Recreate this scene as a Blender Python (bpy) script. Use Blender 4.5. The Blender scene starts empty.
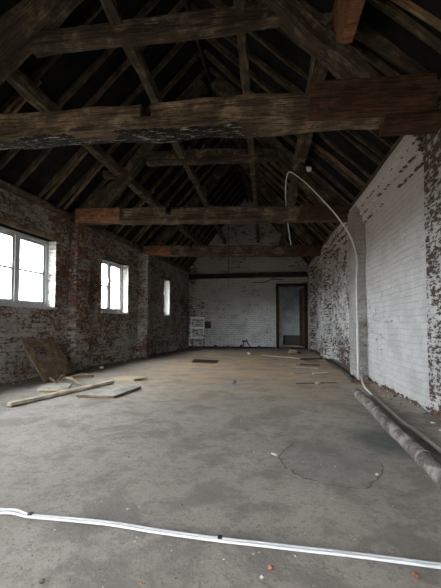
import bpy, bmesh, math, random
from mathutils import Vector, Matrix, noise
R = random.Random(7)
SC = bpy.context.scene
COL = SC.collection
V = Vector

# ------------------------------------------------------------------ camera model (441x588)
F = 340.0; YAW = math.atan(44.5 / 340); PIT = math.radians(2.5); EYE = 0.9; SH = 16.2
_cy, _sy, _cp, _sp = math.cos(YAW), math.sin(YAW), math.cos(PIT), math.sin(PIT)
FWD = V((-_sy * _cp, _cy * _cp, _sp)); RT = V((_cy, _sy, 0)); UP = RT.cross(FWD); CAM = V((0, 0, EYE))
def ray(x, y): return FWD + RT * ((x - 220.5) / F) - UP * ((y - 294 - SH) / F)
def on(x, y, n, c):
    d = ray(x, y); n = V(n); return CAM + d * ((c - n.dot(CAM)) / n.dot(d))
def fl(x, y, z=0.0): return on(x, y, (0, 0, 1), z)
XR = 1.68                                   # right wall
LX0, LY0, LS = -4.02, 4.76, 0.1175          # left wall line
def lx(y): return LX0 + LS * (y - LY0)
def onL(x, y, d=0.0): return on(x, y, (1, -LS, 0), LX0 - LS * LY0 + d)
def onR(x, y, d=0.0): return on(x, y, (1, 0, 0), XR - d)
def onY(x, y, Y): return on(x, y, (0, 1, 0), Y)
YB = 13.3; YREAR = -2.6; ZW = 3.0; ZR = 5.85
def ridge_x(y): return (lx(y) + XR) / 2

cam_d = bpy.data.cameras.new('camera'); cam = bpy.data.objects.new('camera', cam_d); COL.objects.link(cam)
cam.location = CAM; cam.rotation_euler = (math.pi / 2 + PIT, 0, YAW)
cam_d.sensor_fit = 'VERTICAL'; cam_d.sensor_height = 36; cam_d.lens = F / 588 * 36
cam_d.shift_y = SH / 588; cam_d.clip_start = 0.05
SC.camera = cam

# ------------------------------------------------------------------ materials
class G:
    def __init__(s, name):
        s.m = bpy.data.materials.new(name); s.m.use_nodes = True
        s.t = s.m.node_tree; s.t.nodes.clear()
        s.out = s.n('ShaderNodeOutputMaterial')
    def n(s, typ, **k):
        nd = s.t.nodes.new(typ)
        for a, b in k.items(): setattr(nd, a, b)
        return nd
    def put(s, sock, v):
        if v is None: return
        if isinstance(v, bpy.types.NodeSocket): s.t.links.new(v, sock)
        elif isinstance(v, (tuple, list)):
            sock.default_value = tuple(v) + ((1,) if len(v) == 3 and sock.type == 'RGBA' else ())
        else: sock.default_value = v
    def pos(s): return s.n('ShaderNodeNewGeometry').outputs['Position']
    def obj(s): return s.n('ShaderNodeTexCoord').outputs['Object']
    def math(s, op, a, b=None, c=None, clamp=False):
        nd = s.n('ShaderNodeMath', operation=op, use_clamp=clamp)
        s.put(nd.inputs[0], a); s.put(nd.inputs[1], b); s.put(nd.inputs[2], c)
        return nd.outputs[0]
    def noise(s, vec, scale, detail=5, rough=0.6, dist=0.0):
        nd = s.n('ShaderNodeTexNoise'); s.put(nd.inputs['Vector'], vec)
        nd.inputs['Scale'].default_value = scale; nd.inputs['Detail'].default_value = detail
        nd.inputs['Roughness'].default_value = rough; nd.inputs['Distortion'].default_value = dist
        return nd.outputs['Fac']
    def scale(s, vec, sc, loc=(0, 0, 0)):
        nd = s.n('ShaderNodeMapping'); s.put(nd.inputs[0], vec)
        nd.inputs['Scale'].default_value = sc; nd.inputs['Location'].default_value = loc
        return nd.outputs[0]
    def ramp(s, f, a, b, lo=0.0, hi=1.0):
        nd = s.n('ShaderNodeMapRange'); nd.interpolation_type = 'SMOOTHSTEP'
        s.put(nd.inputs[0], f); s.put(nd.inputs[1], a); s.put(nd.inputs[2], b)
        s.put(nd.inputs[3], lo); s.put(nd.inputs[4], hi); return nd.outputs[0]
    def mix(s, f, a, b, mode='MIX'):
        nd = s.n('ShaderNodeMix', data_type='RGBA', blend_type=mode)
        s.put(nd.inputs[0], f); s.put(nd.inputs[6], a); s.put(nd.inputs[7], b); return nd.outputs[2]
    def sep(s, v):
        nd = s.n('ShaderNodeSeparateXYZ'); s.put(nd.inputs[0], v); return nd.outputs
    def comb(s, x, y, z):
        nd = s.n('ShaderNodeCombineXYZ'); s.put(nd.inputs[0], x); s.put(nd.inputs[1], y); s.put(nd.inputs[2], z); return nd.outputs[0]
    def bump(s, h, strength, dist=0.02):
        nd = s.n('ShaderNodeBump'); s.put(nd.inputs['Height'], h)
        nd.inputs['Strength'].default_value = strength; nd.inputs['Distance'].default_value = dist
        return nd.outputs[0]
    def bsdf(s, col, rough=0.9, normal=None, spec=0.3, metal=0.0):
        nd = s.n('ShaderNodeBsdfPrincipled')
        s.put(nd.inputs['Base Color'], col); s.put(nd.inputs['Roughness'], rough)
        s.put(nd.inputs['Metallic'], metal); s.put(nd.inputs['Specular IOR Level'], spec)
        if normal is not None: s.put(nd.inputs['Normal'], normal)
        s.t.links.new(nd.outputs[0], s.out.inputs[0]); return s.m

def brick_mat(name, wash=0.5, soft=0.05, washcol=(0.5, 0.49, 0.46), b1=(0.3, 0.13, 0.07), b2=(0.09, 0.06, 0.045),
              mortar=(0.2, 0.18, 0.155), dirt=0.5, cover=None, bumpk=0.9, fine=9, joint=0.4, redder=None, per=0.16, toned=None, stretch=1.9, tonecol=(0.36, 0.29, 0.245)):
    g = G(name); p = g.pos(); x, y, z = g.sep(p)
    u = g.math('ADD', x, y)
    wob = g.math('MULTIPLY', g.math('SUBTRACT', g.noise(p, 1.7, 2), 0.5), 0.06)
    wob2 = g.math('MULTIPLY', g.math('SUBTRACT', g.noise(p, 11, 3), 0.5), 0.05)
    bv = g.comb(g.math('ADD', u, wob2), g.math('ADD', z, g.math('ADD', wob, g.math('MULTIPLY', wob2, 0.5))), 0.0)
    def bt(c1, c2, mo, bias=0.0):
        br = g.n('ShaderNodeTexBrick'); g.put(br.inputs['Vector'], bv)
        br.inputs['Scale'].default_value = 1.0; br.inputs['Brick Width'].default_value = 0.235
        br.inputs['Row Height'].default_value = 0.078; br.inputs['Mortar Size'].default_value = 0.008
        br.inputs['Mortar Smooth'].default_value = 0.6; br.inputs['Bias'].default_value = bias
        g.put(br.inputs['Color1'], c1); g.put(br.inputs['Color2'], c2); g.put(br.inputs['Mortar'], mo); return br
    br = bt(b1, b2, mortar, 0.1); rnd = bt((0, 0, 0), (1, 1, 1), (.5, .5, .5))
    rv = g.math('SUBTRACT', g.sep(rnd.outputs['Color'])[0], 0.5); joints = br.outputs['Fac']
    n1 = g.ramp(g.noise(p, 1.0, 5, 0.6), 0.3, 0.7); n2 = g.ramp(g.noise(g.scale(p, (1, 1, stretch)), fine, 7, 0.72), 0.32, 0.68); n3 = g.noise(g.scale(p, (1, 1, stretch ** .7)), 34, 5, 0.78)
    m = g.math('ADD', g.math('MULTIPLY', n1, 0.28), g.math('MULTIPLY', n2, 0.5))
    m = g.math('ADD', m, g.math('MULTIPLY', rv, per)); m = g.math('ADD', m, g.math('MULTIPLY', n3, 0.25))
    m = g.math('SUBTRACT', m, g.math('MULTIPLY', joints, 0.04))
    if cover is not None: m = g.math('ADD', m, cover(g, x, y, z, p))
    mask = g.ramp(m, 1.0 - wash - soft, 1.0 - wash + soft)
    raw = br.outputs['Color']
    if redder is not None:
        grey = g.mix(0.6, raw, (0.1, 0.085, 0.07)); raw = g.mix(redder(g, x, y, z, p), grey, raw)
    raw = g.mix(g.ramp(n3, 0.42, 0.66, 0, 0.85), raw, (0.045, 0.038, 0.032))
    raw = g.mix(g.ramp(n3, 0.40, 0.3, 0, 0.6), raw, tuple(c * 0.8 for c in washcol))
    wc = g.mix(g.math('MULTIPLY', g.ramp(g.noise(p, 2.6, 6, 0.7), 0.42, 0.66), dirt), washcol, tuple(c * 0.42 for c in washcol))
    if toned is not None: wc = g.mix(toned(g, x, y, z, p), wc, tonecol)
    wc = g.mix(g.math('MULTIPLY', g.math('MULTIPLY', joints, g.ramp(n2, 0.2, 0.9, 0.4, 1)), joint), wc, tuple(c * 0.3 for c in washcol))
    wc = g.mix(g.math('MULTIPLY', g.ramp(n3, 0.53, 0.66), dirt), wc, (0.11, 0.095, 0.08))
    wc = g.mix(g.math('MULTIPLY', g.math('ABSOLUTE', rv), 0.25), wc, tuple(c * 0.6 for c in washcol))
    col = g.mix(mask, raw, wc)
    h = g.math('SUBTRACT', g.math('MULTIPLY', mask, 0.35), g.math('MULTIPLY', joints, 0.25 + joint * 1.5))
    h = g.math('ADD', h, g.math('MULTIPLY', n2, 0.6)); h = g.math('ADD', h, g.math('MULTIPLY', n3, 0.7))
    h = g.math('ADD', h, g.math('MULTIPLY', rv, 0.35))
    return g.bsdf(col, 0.92, g.bump(h, bumpk, 0.03), 0.15)

def wood_mat(name, c1, c2, pale=None, palek=0.55, rough=0.85, bumpk=0.8, belly=False, grain=14, crack=0.75):
    g = G(name); o = g.obj()
    n1 = g.ramp(g.noise(g.scale(o, (1.2, grain, grain)), 1.4, 7, 0.7, 0.5), 0.34, 0.66); n2 = g.noise(o, 4.5, 6, 0.68)
    n3 = g.noise(g.scale(o, (2.5, 45, 45)), 1.5, 4, 0.7)
    col = g.mix(n1, c1, c2)
    col = g.mix(g.ramp(n2, 0.42, 0.62, 0, 0.55), col, tuple(c * 0.4 for c in c2))
    if pale: col = g.mix(g.math('MULTIPLY', g.ramp(n2, 0.5, 0.36), g.ramp(n3, 0.6, 0.45, 0, 0.75)), col, pale)
    col = g.mix(g.ramp(n3, 0.53, 0.62, 0, crack), col, tuple(c * 0.18 for c in c1))
    if belly:  # flaking tar and limewash left along the lower edge of the beam
        z = g.sep(o)[2]; fn = g.noise(g.scale(o, (2.5, 16, 26)), 2.2, 8, 0.8)
        zz = g.math('ADD', z, g.math('MULTIPLY', g.math('SUBTRACT', n2, 0.5), 0.16))
        low = g.ramp(zz, -0.138, -0.125, 1, 0)
        fl_ = g.mix(g.ramp(fn, 0.55, 0.6), (0.014, 0.013, 0.012), (0.5, 0.43, 0.33))
        low = g.math('MULTIPLY', low, g.ramp(g.math('ADD', g.sep(o)[0], g.math('MULTIPLY', n2, 1.2)), 4.3, 4.9, 1, 0))
        col = g.mix(low, col, fl_)
    h = g.math('ADD', g.math('MULTIPLY', n1, .6), g.math('SUBTRACT', n2, g.ramp(n3, 0.5, 0.62, 0, .8)))
    return g.bsdf(col, rough, g.bump(h, bumpk, 0.02), 0.15)

def plain(name, col, rough=0.6, metal=0.0, var=0.15, sc=12, bumpk=0.15, spec=0.4):
    g = G(name); o = g.obj(); n = g.noise(o, sc, 5, 0.65)
    c = g.mix(g.ramp(n, 0.35, 0.7, 0, 1), tuple(min(1, x * (1 + var)) for x in col), tuple(x * (1 - 2 * var) for x in col))
    return g.bsdf(c, rough, g.bump(n, bumpk, 0.01), spec, metal)

M = {}
def leftred(g, x, y, z, p):
    a = g.math('MULTIPLY', g.ramp(y, 5.6, 6.1, 0, 1), g.ramp(y, 7.0, 7.6, 1, 0.1)); b = g.ramp(z, 0.6, 1.3, 0.3, 1)
    n_ = g.ramp(g.noise(p, 1.3, 3), 0.45, 0.62, 0.03, 0.35)
    return g.math('MAXIMUM', g.math('MULTIPLY', a, b), g.math('MULTIPLY', n_, g.ramp(y, 7.6, 8.2, 1, 0)))
def leftcov(g, x, y, z, p):
    a = g.math('MULTIPLY', g.ramp(y, 5.6, 6.1, 0, 1), g.ramp(y, 6.9, 7.5, 1, 0)); b = g.ramp(z, 1.0, 1.6, 0.3, 1)
    return g.math('MULTIPLY', g.math('MULTIPLY', a, b), -0.1)
M['brick_left'] = brick_mat('brick_left', 0.57, 0.07, (0.5, 0.455, 0.405), (0.34, 0.125, 0.06), (0.1, 0.06, 0.042), dirt=0.85, cover=leftcov, joint=0.6, redder=leftred, per=0.3, fine=13)
def rightcov(g, x, y, z, p):
    wob = g.math('MULTIPLY', g.math('SUBTRACT', g.noise(p, 6, 4), 0.5), 0.08)
    yy = g.math('ADD', y, wob)
    a = g.ramp(yy, 3.73, 3.75, -0.05, 0.33); b = g.ramp(yy, 6.55, 6.6, 1, 0)
    base = g.ramp(g.math('ADD', z, wob), 0.02, 0.07, -0.5, 0)
    fall = g.ramp(z, 0.2, 1.5, 0.0, 0.025)
    zw = g.math('ADD', z, g.math('MULTIPLY', wob, 0.5)); led = g.ramp(g.noise(g.scale(p, (1, 1.5, 1)), 2.5, 5, .7), 0.42, 0.55, 0, 1)
    for zl in (2.62, 2.745, 2.86):
        fall = g.math('SUBTRACT', fall, g.math('MULTIPLY', led, g.ramp(g.math('ABSOLUTE', g.math('SUBTRACT', zw, zl)), 0.003, 0.018, 0.5, 0)))
    return g.math('ADD', g.math('ADD', g.math('MULTIPLY', a, b), base), fall)
def rightred(g, x, y, z, p): return g.ramp(g.noise(p, 1.5, 4), 0.45, 0.6, 0.15, 0.7)
def righttone(g, x, y, z, p): return g.ramp(z, 0.9, 2.9, 0.0, 0.75)  # wall warms with height: floor-bounce light put into the colour
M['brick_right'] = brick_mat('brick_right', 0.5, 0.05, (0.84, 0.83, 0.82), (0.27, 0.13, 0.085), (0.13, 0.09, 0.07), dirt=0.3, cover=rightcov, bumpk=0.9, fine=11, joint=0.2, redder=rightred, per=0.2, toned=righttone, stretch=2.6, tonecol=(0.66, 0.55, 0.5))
M['pier_render'] = brick_mat('pier_render', 0.85, 0.06, (0.5, 0.475, 0.45), dirt=0.5, joint=0.2, fine=8, toned=righttone)
def backcov(g, x, y, z, p): return g.math('SUBTRACT', g.ramp(z, 1.7, 2.9, 0.05, -0.05), g.ramp(x, -3.0, -1.9, 0.25, 0))  # thinner whitewash towards the left corner paints in the corner shadow
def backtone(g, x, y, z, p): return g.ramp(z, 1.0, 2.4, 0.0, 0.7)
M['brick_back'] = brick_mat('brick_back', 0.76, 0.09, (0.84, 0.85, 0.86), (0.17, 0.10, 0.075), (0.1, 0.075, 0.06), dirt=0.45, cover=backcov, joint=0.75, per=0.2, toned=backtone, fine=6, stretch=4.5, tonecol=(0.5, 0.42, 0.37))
M['reveal'] = brick_mat('reveal', 0.74, 0.04, (0.72, 0.7, 0.67), (0.5, 0.2, 0.09), (0.35, 0.15, 0.08), dirt=0.15, per=.3)
M['old'] = wood_mat('old_oak', (0.115, 0.082, 0.052), (0.05, 0.037, 0.026), (0.2, 0.15, 0.095))
M['old_belly'] = wood_mat('old_oak_flaking', (0.24, 0.165, 0.098), (0.08, 0.056, 0.037), (0.36, 0.27, 0.175), belly=True)
M['tie'] = wood_mat('tie_oak', (0.155, 0.115, 0.073), (0.065, 0.05, 0.034), (0.27, 0.205, 0.13))
M['dark'] = wood_mat('dark_oak', (0.07, 0.053, 0.036), (0.03, 0.024, 0.018))
M['rafter'] = wood_mat('rafter_pine', (0.13, 0.092, 0.056), (0.07, 0.052, 0.034), (0.2, 0.14, 0.085))
M['sister'] = wood_mat('new_pine', (0.33, 0.21, 0.115), (0.2, 0.125, 0.07))
M['red'] = wood_mat('red_timber', (0.36, 0.165, 0.08), (0.22, 0.098, 0.05), grain=9)
M['redgrey'] = wood_mat('red_brown_timber', (0.13, 0.062, 0.037), (0.07, 0.036, 0.023), grain=9, crack=.4)
M['plank'] = wood_mat('floor_pine', (0.46, 0.36, 0.25), (0.33, 0.25, 0.17), bumpk=0.25)
M['plank_pale'] = wood_mat('pale_pine', (0.62, 0.54, 0.42), (0.48, 0.4, 0.3), bumpk=0.2)
M['ply'] = wood_mat('brown_board', (0.27, 0.205, 0.14), (0.16, 0.12, 0.08), (0.34, 0.265, 0.18), 0.55, bumpk=0.2, grain=4, crack=.2)
M['ply_edge'] = wood_mat('torn_board', (0.3, 0.21, 0.13), (0.2, 0.135, 0.085), bumpk=0.4)
M['greyboard'] = wood_mat('grey_board', (0.4, 0.375, 0.34), (0.34, 0.32, 0.29), bumpk=0.1, grain=3, crack=.2)
M['felt'] = plain('roof_felt', (0.012, 0.0115, 0.011), 0.95, 0, 0.25, 4, 0.6, 0.05)
M['white'] = plain('white_paint', (0.47, 0.48, 0.475), 0.5, 0, 0.05, 20, 0.1)
M['pvc'] = plain('white_plastic', (0.56, 0.57, 0.575), 0.35, 0, 0.03, 9, 0.02)
M['cream_pipe'] = plain('cream_plastic', (0.55, 0.54, 0.5), 0.45, 0, 0.05, 9, 0.02)
M['black'] = plain('black_rubber', (0.015, 0.015, 0.016), 0.6, 0, 0.2, 12)
M['black_hose'] = plain('dusty_black_hose', (0.05, 0.047, 0.045), 0.75, 0, 0.2, 12)
M['steel'] = plain('dull_steel', (0.88, 0.9, 0.88), 0.55, 0.1, 0.12, 15)
M['rust'] = plain('rusty_iron', (0.07, 0.045, 0.032), 0.85, 0.1, 0.3, 20, 0.5)
M['brickbit'] = plain('brick_crumb', (0.3, 0.12, 0.075), 0.9, 0, 0.2, 30, 0.5)
M['plasterbit'] = plain('plaster_crumb', (0.5, 0.48, 0.45), 0.9, 0, 0.08, 30, 0.5)
M['stone'] = plain('grey_stone', (0.13, 0.12, 0.11), 0.9, 0, 0.3, 20, 0.6)
M['doorwood'] = wood_mat('door_wood', (0.24, 0.14, 0.085), (0.15, 0.085, 0.055), grain=6, bumpk=0.3)
M['farwall'] = plain('far_plaster', (0.3, 0.33, 0.34), 0.9, 0, 0.15, 2, 0.3, 0.1)
# lagged pipe
g = G('lagged_pipe'); o = g.obj(); n = g.noise(o, 7, 6, 0.7); n2 = g.noise(g.scale(o, (9, 3, 3)), 1.5, 4, 0.6)
c = g.mix(g.ramp(n, 0.35, 0.65), (0.085, 0.072, 0.064), (0.26, 0.235, 0.215)); c = g.mix(g.ramp(n2, 0.52, 0.6, 0, 0.7), c, (0.07, 0.062, 0.058))
M['lag'] = g.bsdf(c, 0.85, g.bump(g.math('ADD', n, n2), 0.8, 0.03), 0.2)
# glass: thin, slightly dirty
g = G('window_glass'); tr = g.n('ShaderNodeBsdfTransparent'); tr.inputs[0].default_value = (0.93, 0.95, 0.95, 1)
gl = g.n('ShaderNodeBsdfGlossy'); gl.inputs['Roughness'].default_value = 0.05
mx = g.n('ShaderNodeMixShader'); mx.inputs[0].default_value = 0.06
g.t.links.new(tr.outputs[0], mx.inputs[1]); g.t.links.new(gl.outputs[0], mx.inputs[2]); g.t.links.new(mx.outputs[0], g.out.inputs[0])
M['glass'] = g.m
g = G('lamp_glass'); M['bulb'] = g.bsdf((0.6, 0.6, 0.58), 0.15, None, 0.6)

# floor: dusty concrete, sawdust spills, a dried puddle's outline
g = G('floor_concrete'); p = g.pos(); x, y, z = g.sep(p)
n1 = g.noise(p, 0.8, 6, 0.62); n2 = g.noise(p, 5.5, 7, 0.7); n3 = g.noise(p, 55, 4, 0.75); n4 = g.noise(g.scale(p, (1, 2.6, 1)), 1.3, 6, 0.65, 0.3)
c = g.mix(g.ramp(n1, 0.3, 0.7), (0.25, 0.222, 0.19), (0.335, 0.302, 0.265))
c = g.mix(g.ramp(n2, 0.48, 0.72, 0, 0.6), c, (0.2, 0.185, 0.165))
c = g.mix(g.ramp(n3, 0.52, 0.68, 0, 0.6), c, (0.15, 0.135, 0.12))
n5 = g.noise(p, 20, 7, 0.85); c = g.mix(g.ramp(n5, 0.56, 0.61, 0, 0.75), c, (0.12, 0.108, 0.095)); n6 = g.noise(p, 2.2, 5, 0.65, 0.4); c = g.mix(g.ramp(n6, 0.48, 0.6, 0, 0.62), c, (0.14, 0.126, 0.11)); n7 = g.noise(p, 9, 6, 0.75); c = g.mix(g.ramp(n7, 0.5, 0.62, 0, 0.6), c, (0.17, 0.155, 0.135))
c = g.mix(g.ramp(n3, 0.38, 0.28, 0, 0.5), c, (0.5, 0.47, 0.43))
saw = g.math('MULTIPLY', g.ramp(y, 3.0, 7.0, 0, 1), g.ramp(y, 10.5, 13.0, 1, 0))
saw = g.math('MULTIPLY', saw, g.ramp(x, -3.0, -1.6, 0.25, 1))
saw = g.math('MULTIPLY', saw, g.ramp(n4, 0.38, 0.58, 0.1, 1))
c = g.mix(g.math('MULTIPLY', saw, 0.85), c, (0.47, 0.32, 0.185))
left_band = g.math('MULTIPLY', g.ramp(g.math('SUBTRACT', x, g.math('ADD', g.math('MULTIPLY', y, LS), LX0 - LS * LY0)), 0.15, 0.85, 1, 0), g.ramp(n2, 0.2, 0.55, 0.4, 1))  # floor darkens in patches towards the foot of the left wall
c = g.mix(g.math('MULTIPLY', left_band, 0.65), c, (0.085, 0.08, 0.074))
st = fl(330, 461)
def ell(cx, cy, rx, ry, wk):
    dx = g.math('DIVIDE', g.math('SUBTRACT', x, cx), rx); dy = g.math('DIVIDE', g.math('SUBTRACT', y, cy), ry)
    d = g.math('SQRT', g.math('ADD', g.math('POWER', g.math('ABSOLUTE', dx), 2.0), g.math('POWER', g.math('ABSOLUTE', dy), 2.0)))
    return g.math('ADD', d, g.math('MULTIPLY', g.math('SUBTRACT', g.noise(p, 1.5, 8, 0.6), 0.5), wk))
rx = (fl(386, 461).x - fl(281, 461).x) / 2; ry = (fl(330, 440).y - fl(330, 484).y) / 2
d = ell(st.x, st.y + 0.03, rx, ry, 1.1)
ring = g.math('MULTIPLY', g.ramp(d, 0.93, 0.965), g.ramp(d, 0.965, 0.995, 1, 0))
c = g.mix(g.math('MULTIPLY', ring, g.math('MULTIPLY', g.ramp(g.noise(p, 3.1, 3), 0.35, 0.5, 0.3, 0.85), g.ramp(g.math('SUBTRACT', y, g.math('MULTIPLY', g.math('SUBTRACT', st.x, x), 0.7)), st.y + .1, st.y + .3, 1, 0.4))), c, (0.06, 0.054, 0.048))
c = g.mix(g.ramp(d, 0.9, 0.96, 0.3, 0.0), c, (0.15, 0.145, 0.14))
q = fl(372, 440); d2 = ell(q.x + 0.12, q.y, 0.45, 0.42, 1.0)
c = g.mix(g.ramp(d2, 0.3, 1.0, 0.85, 0.0), c, (0.07, 0.083, 0.076))
q = fl(362, 383); d3 = ell(q.x, q.y, 0.16, 0.28, 1.0)
c = g.mix(g.ramp(d3, 0.6, 1.0, 0.8, 0.0), c, (0.33, 0.16, 0.09))
q = fl(128, 378); d4 = ell(q.x, q.y, 0.4, 0.35, 1.0)
c = g.mix(g.ramp(d4, 0.5, 1.0, 0.8, 0.0), c, (0.47, 0.35, 0.22))
h = g.math('ADD', g.math('MULTIPLY', n2, 0.5), g.math('MULTIPLY', n3, 0.5))
M['floor'] = g.bsdf(c, g.ramp(n2, 0.3, 0.7, 0.62, 0.85), g.bump(h, 0.5, 0.012), 0.3)

# ------------------------------------------------------------------ object helpers
def link(name, verts, faces, mat, parent=None, mats=None, fm=None, smooth=False, loc=None, rot=None):
    me = bpy.data.meshes.new(name); me.from_pydata([tuple(v) for v in verts], [], faces)
    for m_ in (mats or [mat]): me.materials.append(m_)
    if fm:
        for i, k in enumerate(fm): me.polygons[i].material_index = k
    bm = bmesh.new(); bm.from_mesh(me); bmesh.ops.recalc_face_normals(bm, faces=bm.faces); bm.to_mesh(me); bm.free()
    if smooth:
        for p_ in me.polygons: p_.use_smooth = True
    o = bpy.data.objects.new(name, me); COL.objects.link(o)
    if loc is not None: o.location = loc
    if rot is not None: o.rotation_euler = rot
    if parent is not None:
        o.parent = parent
        w = world_loc(parent)
        o.location = V(o.location) - w
    return o
def world_loc(o):
    w = V((0, 0, 0))
    while o is not None: w += V(o.location); o = o.parent
    return w
def tag(o, label, cat, group=None):
    o['label'] = label; o['category'] = cat
    if group: o['group'] = group
    return o
def structure(o, label=None):
    o['kind'] = 'structure'
    if label: o['label'] = label
    return o
def thing(name, loc, label=None, cat=None, group=None):
    o = bpy.data.objects.new(name, None); COL.objects.link(o); o.location = loc; o.empty_display_size = 0.1
    if label: tag(o, label, cat, group)
    return o
def rebase(o, base):
    """move an object's origin to base, keeping its mesh in place"""
    b = V(base); o.data.transform(Matrix.Translation(-b)); o.location = b; return o

class MB:
    def __init__(s): s.v = []; s.f = []; s.m = []
    def box(s, a, b, mi=0):
        n = len(s.v); x0, y0, z0 = a; x1, y1, z1 = b
        s.v += [V(t) for t in ((x0, y0, z0), (x1, y0, z0), (x1, y1, z0), (x0, y1, z0), (x0, y0, z1), (x1, y0, z1), (x1, y1, z1), (x0, y1, z1))]
        for q_ in ((0, 3, 2, 1), (4, 5, 6, 7), (0, 1, 5, 4), (1, 2, 6, 5), (2, 3, 7, 6), (3, 0, 4, 7)): s.f.append(tuple(n + i for i in q_)); s.m.append(mi)
    def prism(s, poly, off, mi=0):
        """poly: list of points, extruded by vector off"""
        n = len(s.v); k = len(poly); off = V(off)
        s.v += [V(q_) for q_ in poly] + [V(q_) + off for q_ in poly]
        s.f.append(tuple(range(n + k - 1, n - 1, -1))); s.m.append(mi); s.f.append(tuple(range(n + k, n + 2 * k))); s.m.append(mi)
        for i in range(k): j = (i + 1) % k; s.f.append((n + i, n + j, n + k + j, n + k + i)); s.m.append(mi)
    def tube(s, pts, r, seg=8, mi=0, caps=True):
        pts = [V(q_) for q_ in pts]; n0 = len(s.v); ring = None; up = None
        for i, q_ in enumerate(pts):
            t = (pts[min(i + 1, len(pts) - 1)] - pts[max(i - 1, 0)]).normalized()
            if up is None: up = V((0, 0, 1)) if abs(t.z) < 0.9 else V((1, 0, 0))
            a = t.cross(up).normalized(); b = a.cross(t).normalized(); up = b
            rr = r[i] if isinstance(r, (list, tuple)) else r
            for k in range(seg):
                an = 2 * math.pi * k / seg; s.v.append(q_ + a * math.cos(an) * rr + b * math.sin(an) * rr)
        for i in range(len(pts) - 1):
            for k in range(seg):
                k2 = (k + 1) % seg
                s.f.append((n0 + i * seg + k, n0 + i * seg + k2, n0 + (i + 1) * seg + k2, n0 + (i + 1) * seg + k)); s.m.append(mi)
        if caps:
            s.f.append(tuple(n0 + k for k in range(seg))[::-1]); s.m.append(mi)
            e = n0 + (len(pts) - 1) * seg; s.f.append(tuple(e + k for k in range(seg))); s.m.append(mi)
    def blob(s, c, r, sd, mi=0, flat=0.6):
        bm = bmesh.new(); bmesh.ops.create_icosphere(bm, subdivisions=1, radius=1)
        n = len(s.v); rr = random.Random(sd)
        for v in bm.verts: s.v.append(V(c) + V((v.co.x * r * rr.uniform(.55, 1.3), v.co.y * r * rr.uniform(.5, 1.2), v.co.z * r * flat * rr.uniform(.8, 1.1))))
        for f_ in bm.faces: s.f.append(tuple(n + v.index for v in f_.verts)); s.m.append(mi)
        bm.free()
    def make(s, name, mat, parent=None, smooth=False, base=None, mats=None):
        o = link(name, s.v, s.f, mat, None, mats, s.m if mats else None, smooth)
        if base is None:
            base = sum(s.v, V((0, 0, 0))) / len(s.v); base.z = min(v.z for v in s.v)
        rebase(o, base)
        if parent is not None:
            w = world_loc(parent); o.parent = parent; o.location = V(o.location) - w
        return o
def smooth_path(pts, n=8):
    pts = [V(p_) for p_ in pts]; out = []
    for i in range(len(pts) - 1):
        p0 = pts[max(i - 1, 0)]; p1 = pts[i]; p2 = pts[i + 1]; p3 = pts[min(i + 2, len(pts) - 1)]
        for k in range(n):
            t = k / n
            out.append(0.5 * ((2 * p1) + (p2 - p0) * t + (2 * p0 - 5 * p1 + 4 * p2 - p3) * t * t + (3 * p1 - p0 - 3 * p2 + p3) * t ** 3))
    out.append(pts[-1]); return out

def timber(name, a, b, w, h, mat, parent=None, rough=0.01, seed=0, seg=None, notch=None, sag=0.0, roll=0.0, vary=0.0):
    """hewn timber from a to b (centre line), w across, h deep, with its long axis on local X"""
    a = V(a); b = V(b); L = (b - a).length
    n = seg or max(3, int(L / 0.14)); verts = []; faces = []
    xs = [L * i / n for i in range(n + 1)]
    if notch:
        for nx, nw, nd in notch: xs += [nx - nw / 2 - .002, nx - nw / 2, nx + nw / 2, nx + nw / 2 + .002]
    xs = sorted(xs); C = []
    ch = 0.16
    prof = [(-.5 + ch * .5, -.5), (.5 - ch * .5, -.5), (.5, -.5 + ch * .5), (.5, 0), (.5, .5 - ch * .5), (.5 - ch * .5, .5), (-.5 + ch * .5, .5), (-.5, .5 - ch * .5), (-.5, 0), (-.5, -.5 + ch * .5)]
    k = len(prof)
    for x_ in xs:
        inn = False; nd_ = 0
        if notch:
            for nx, nw, nd in notch:
                if abs(x_ - nx) <= nw / 2 + 1e-4: inn = True; nd_ = nd
        sg = -sag * 4 * (x_ / L) * (1 - x_ / L)
        wv = vary * noise.noise(V((x_ * 1.1 + seed * 5.3, seed * 2.1, 0)))
        for j, (py_, pz_) in enumerate(prof):
            q_ = V((x_ * 2.2 + seed * 3.7, py_ * 1.5 + seed, pz_ * 1.5 - seed))
            dy = noise.noise(q_) * rough; dz = noise.noise(q_ + V((9, 7, 5))) * rough
            zz = pz_ * (h + wv) + dz + sg
            if inn and pz_ > 0.1: zz = min(zz, h * .5 - nd_ + sg)
            verts.append((x_, py_ * w + dy, zz))
    m_ = len(xs)
    for i in range(m_ - 1):
        for j in range(k):
            j2 = (j + 1) % k; faces.append((i * k + j, i * k + j2, (i + 1) * k + j2, (i + 1) * k + j))
    faces.append(tuple(range(k))[::-1]); faces.append(tuple((m_ - 1) * k + j for j in range(k)))
    o = link(name, verts, faces, mat)
    d = (b - a).normalized(); side = V((0, 0, 1)).cross(d)
    if side.length < 1e-4: side = V((0, 1, 0))
    side.normalize(); up = d.cross(side).normalized()
    if roll:
        rm = Matrix.Rotation(roll, 3, d); side = rm @ side; up = rm @ up
    o.rotation_euler = Matrix((d, side, up)).transposed().to_euler()
    o.location = a
    if parent is not None: o.parent = parent; o.location = a - world_loc(parent)
    return o

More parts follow.
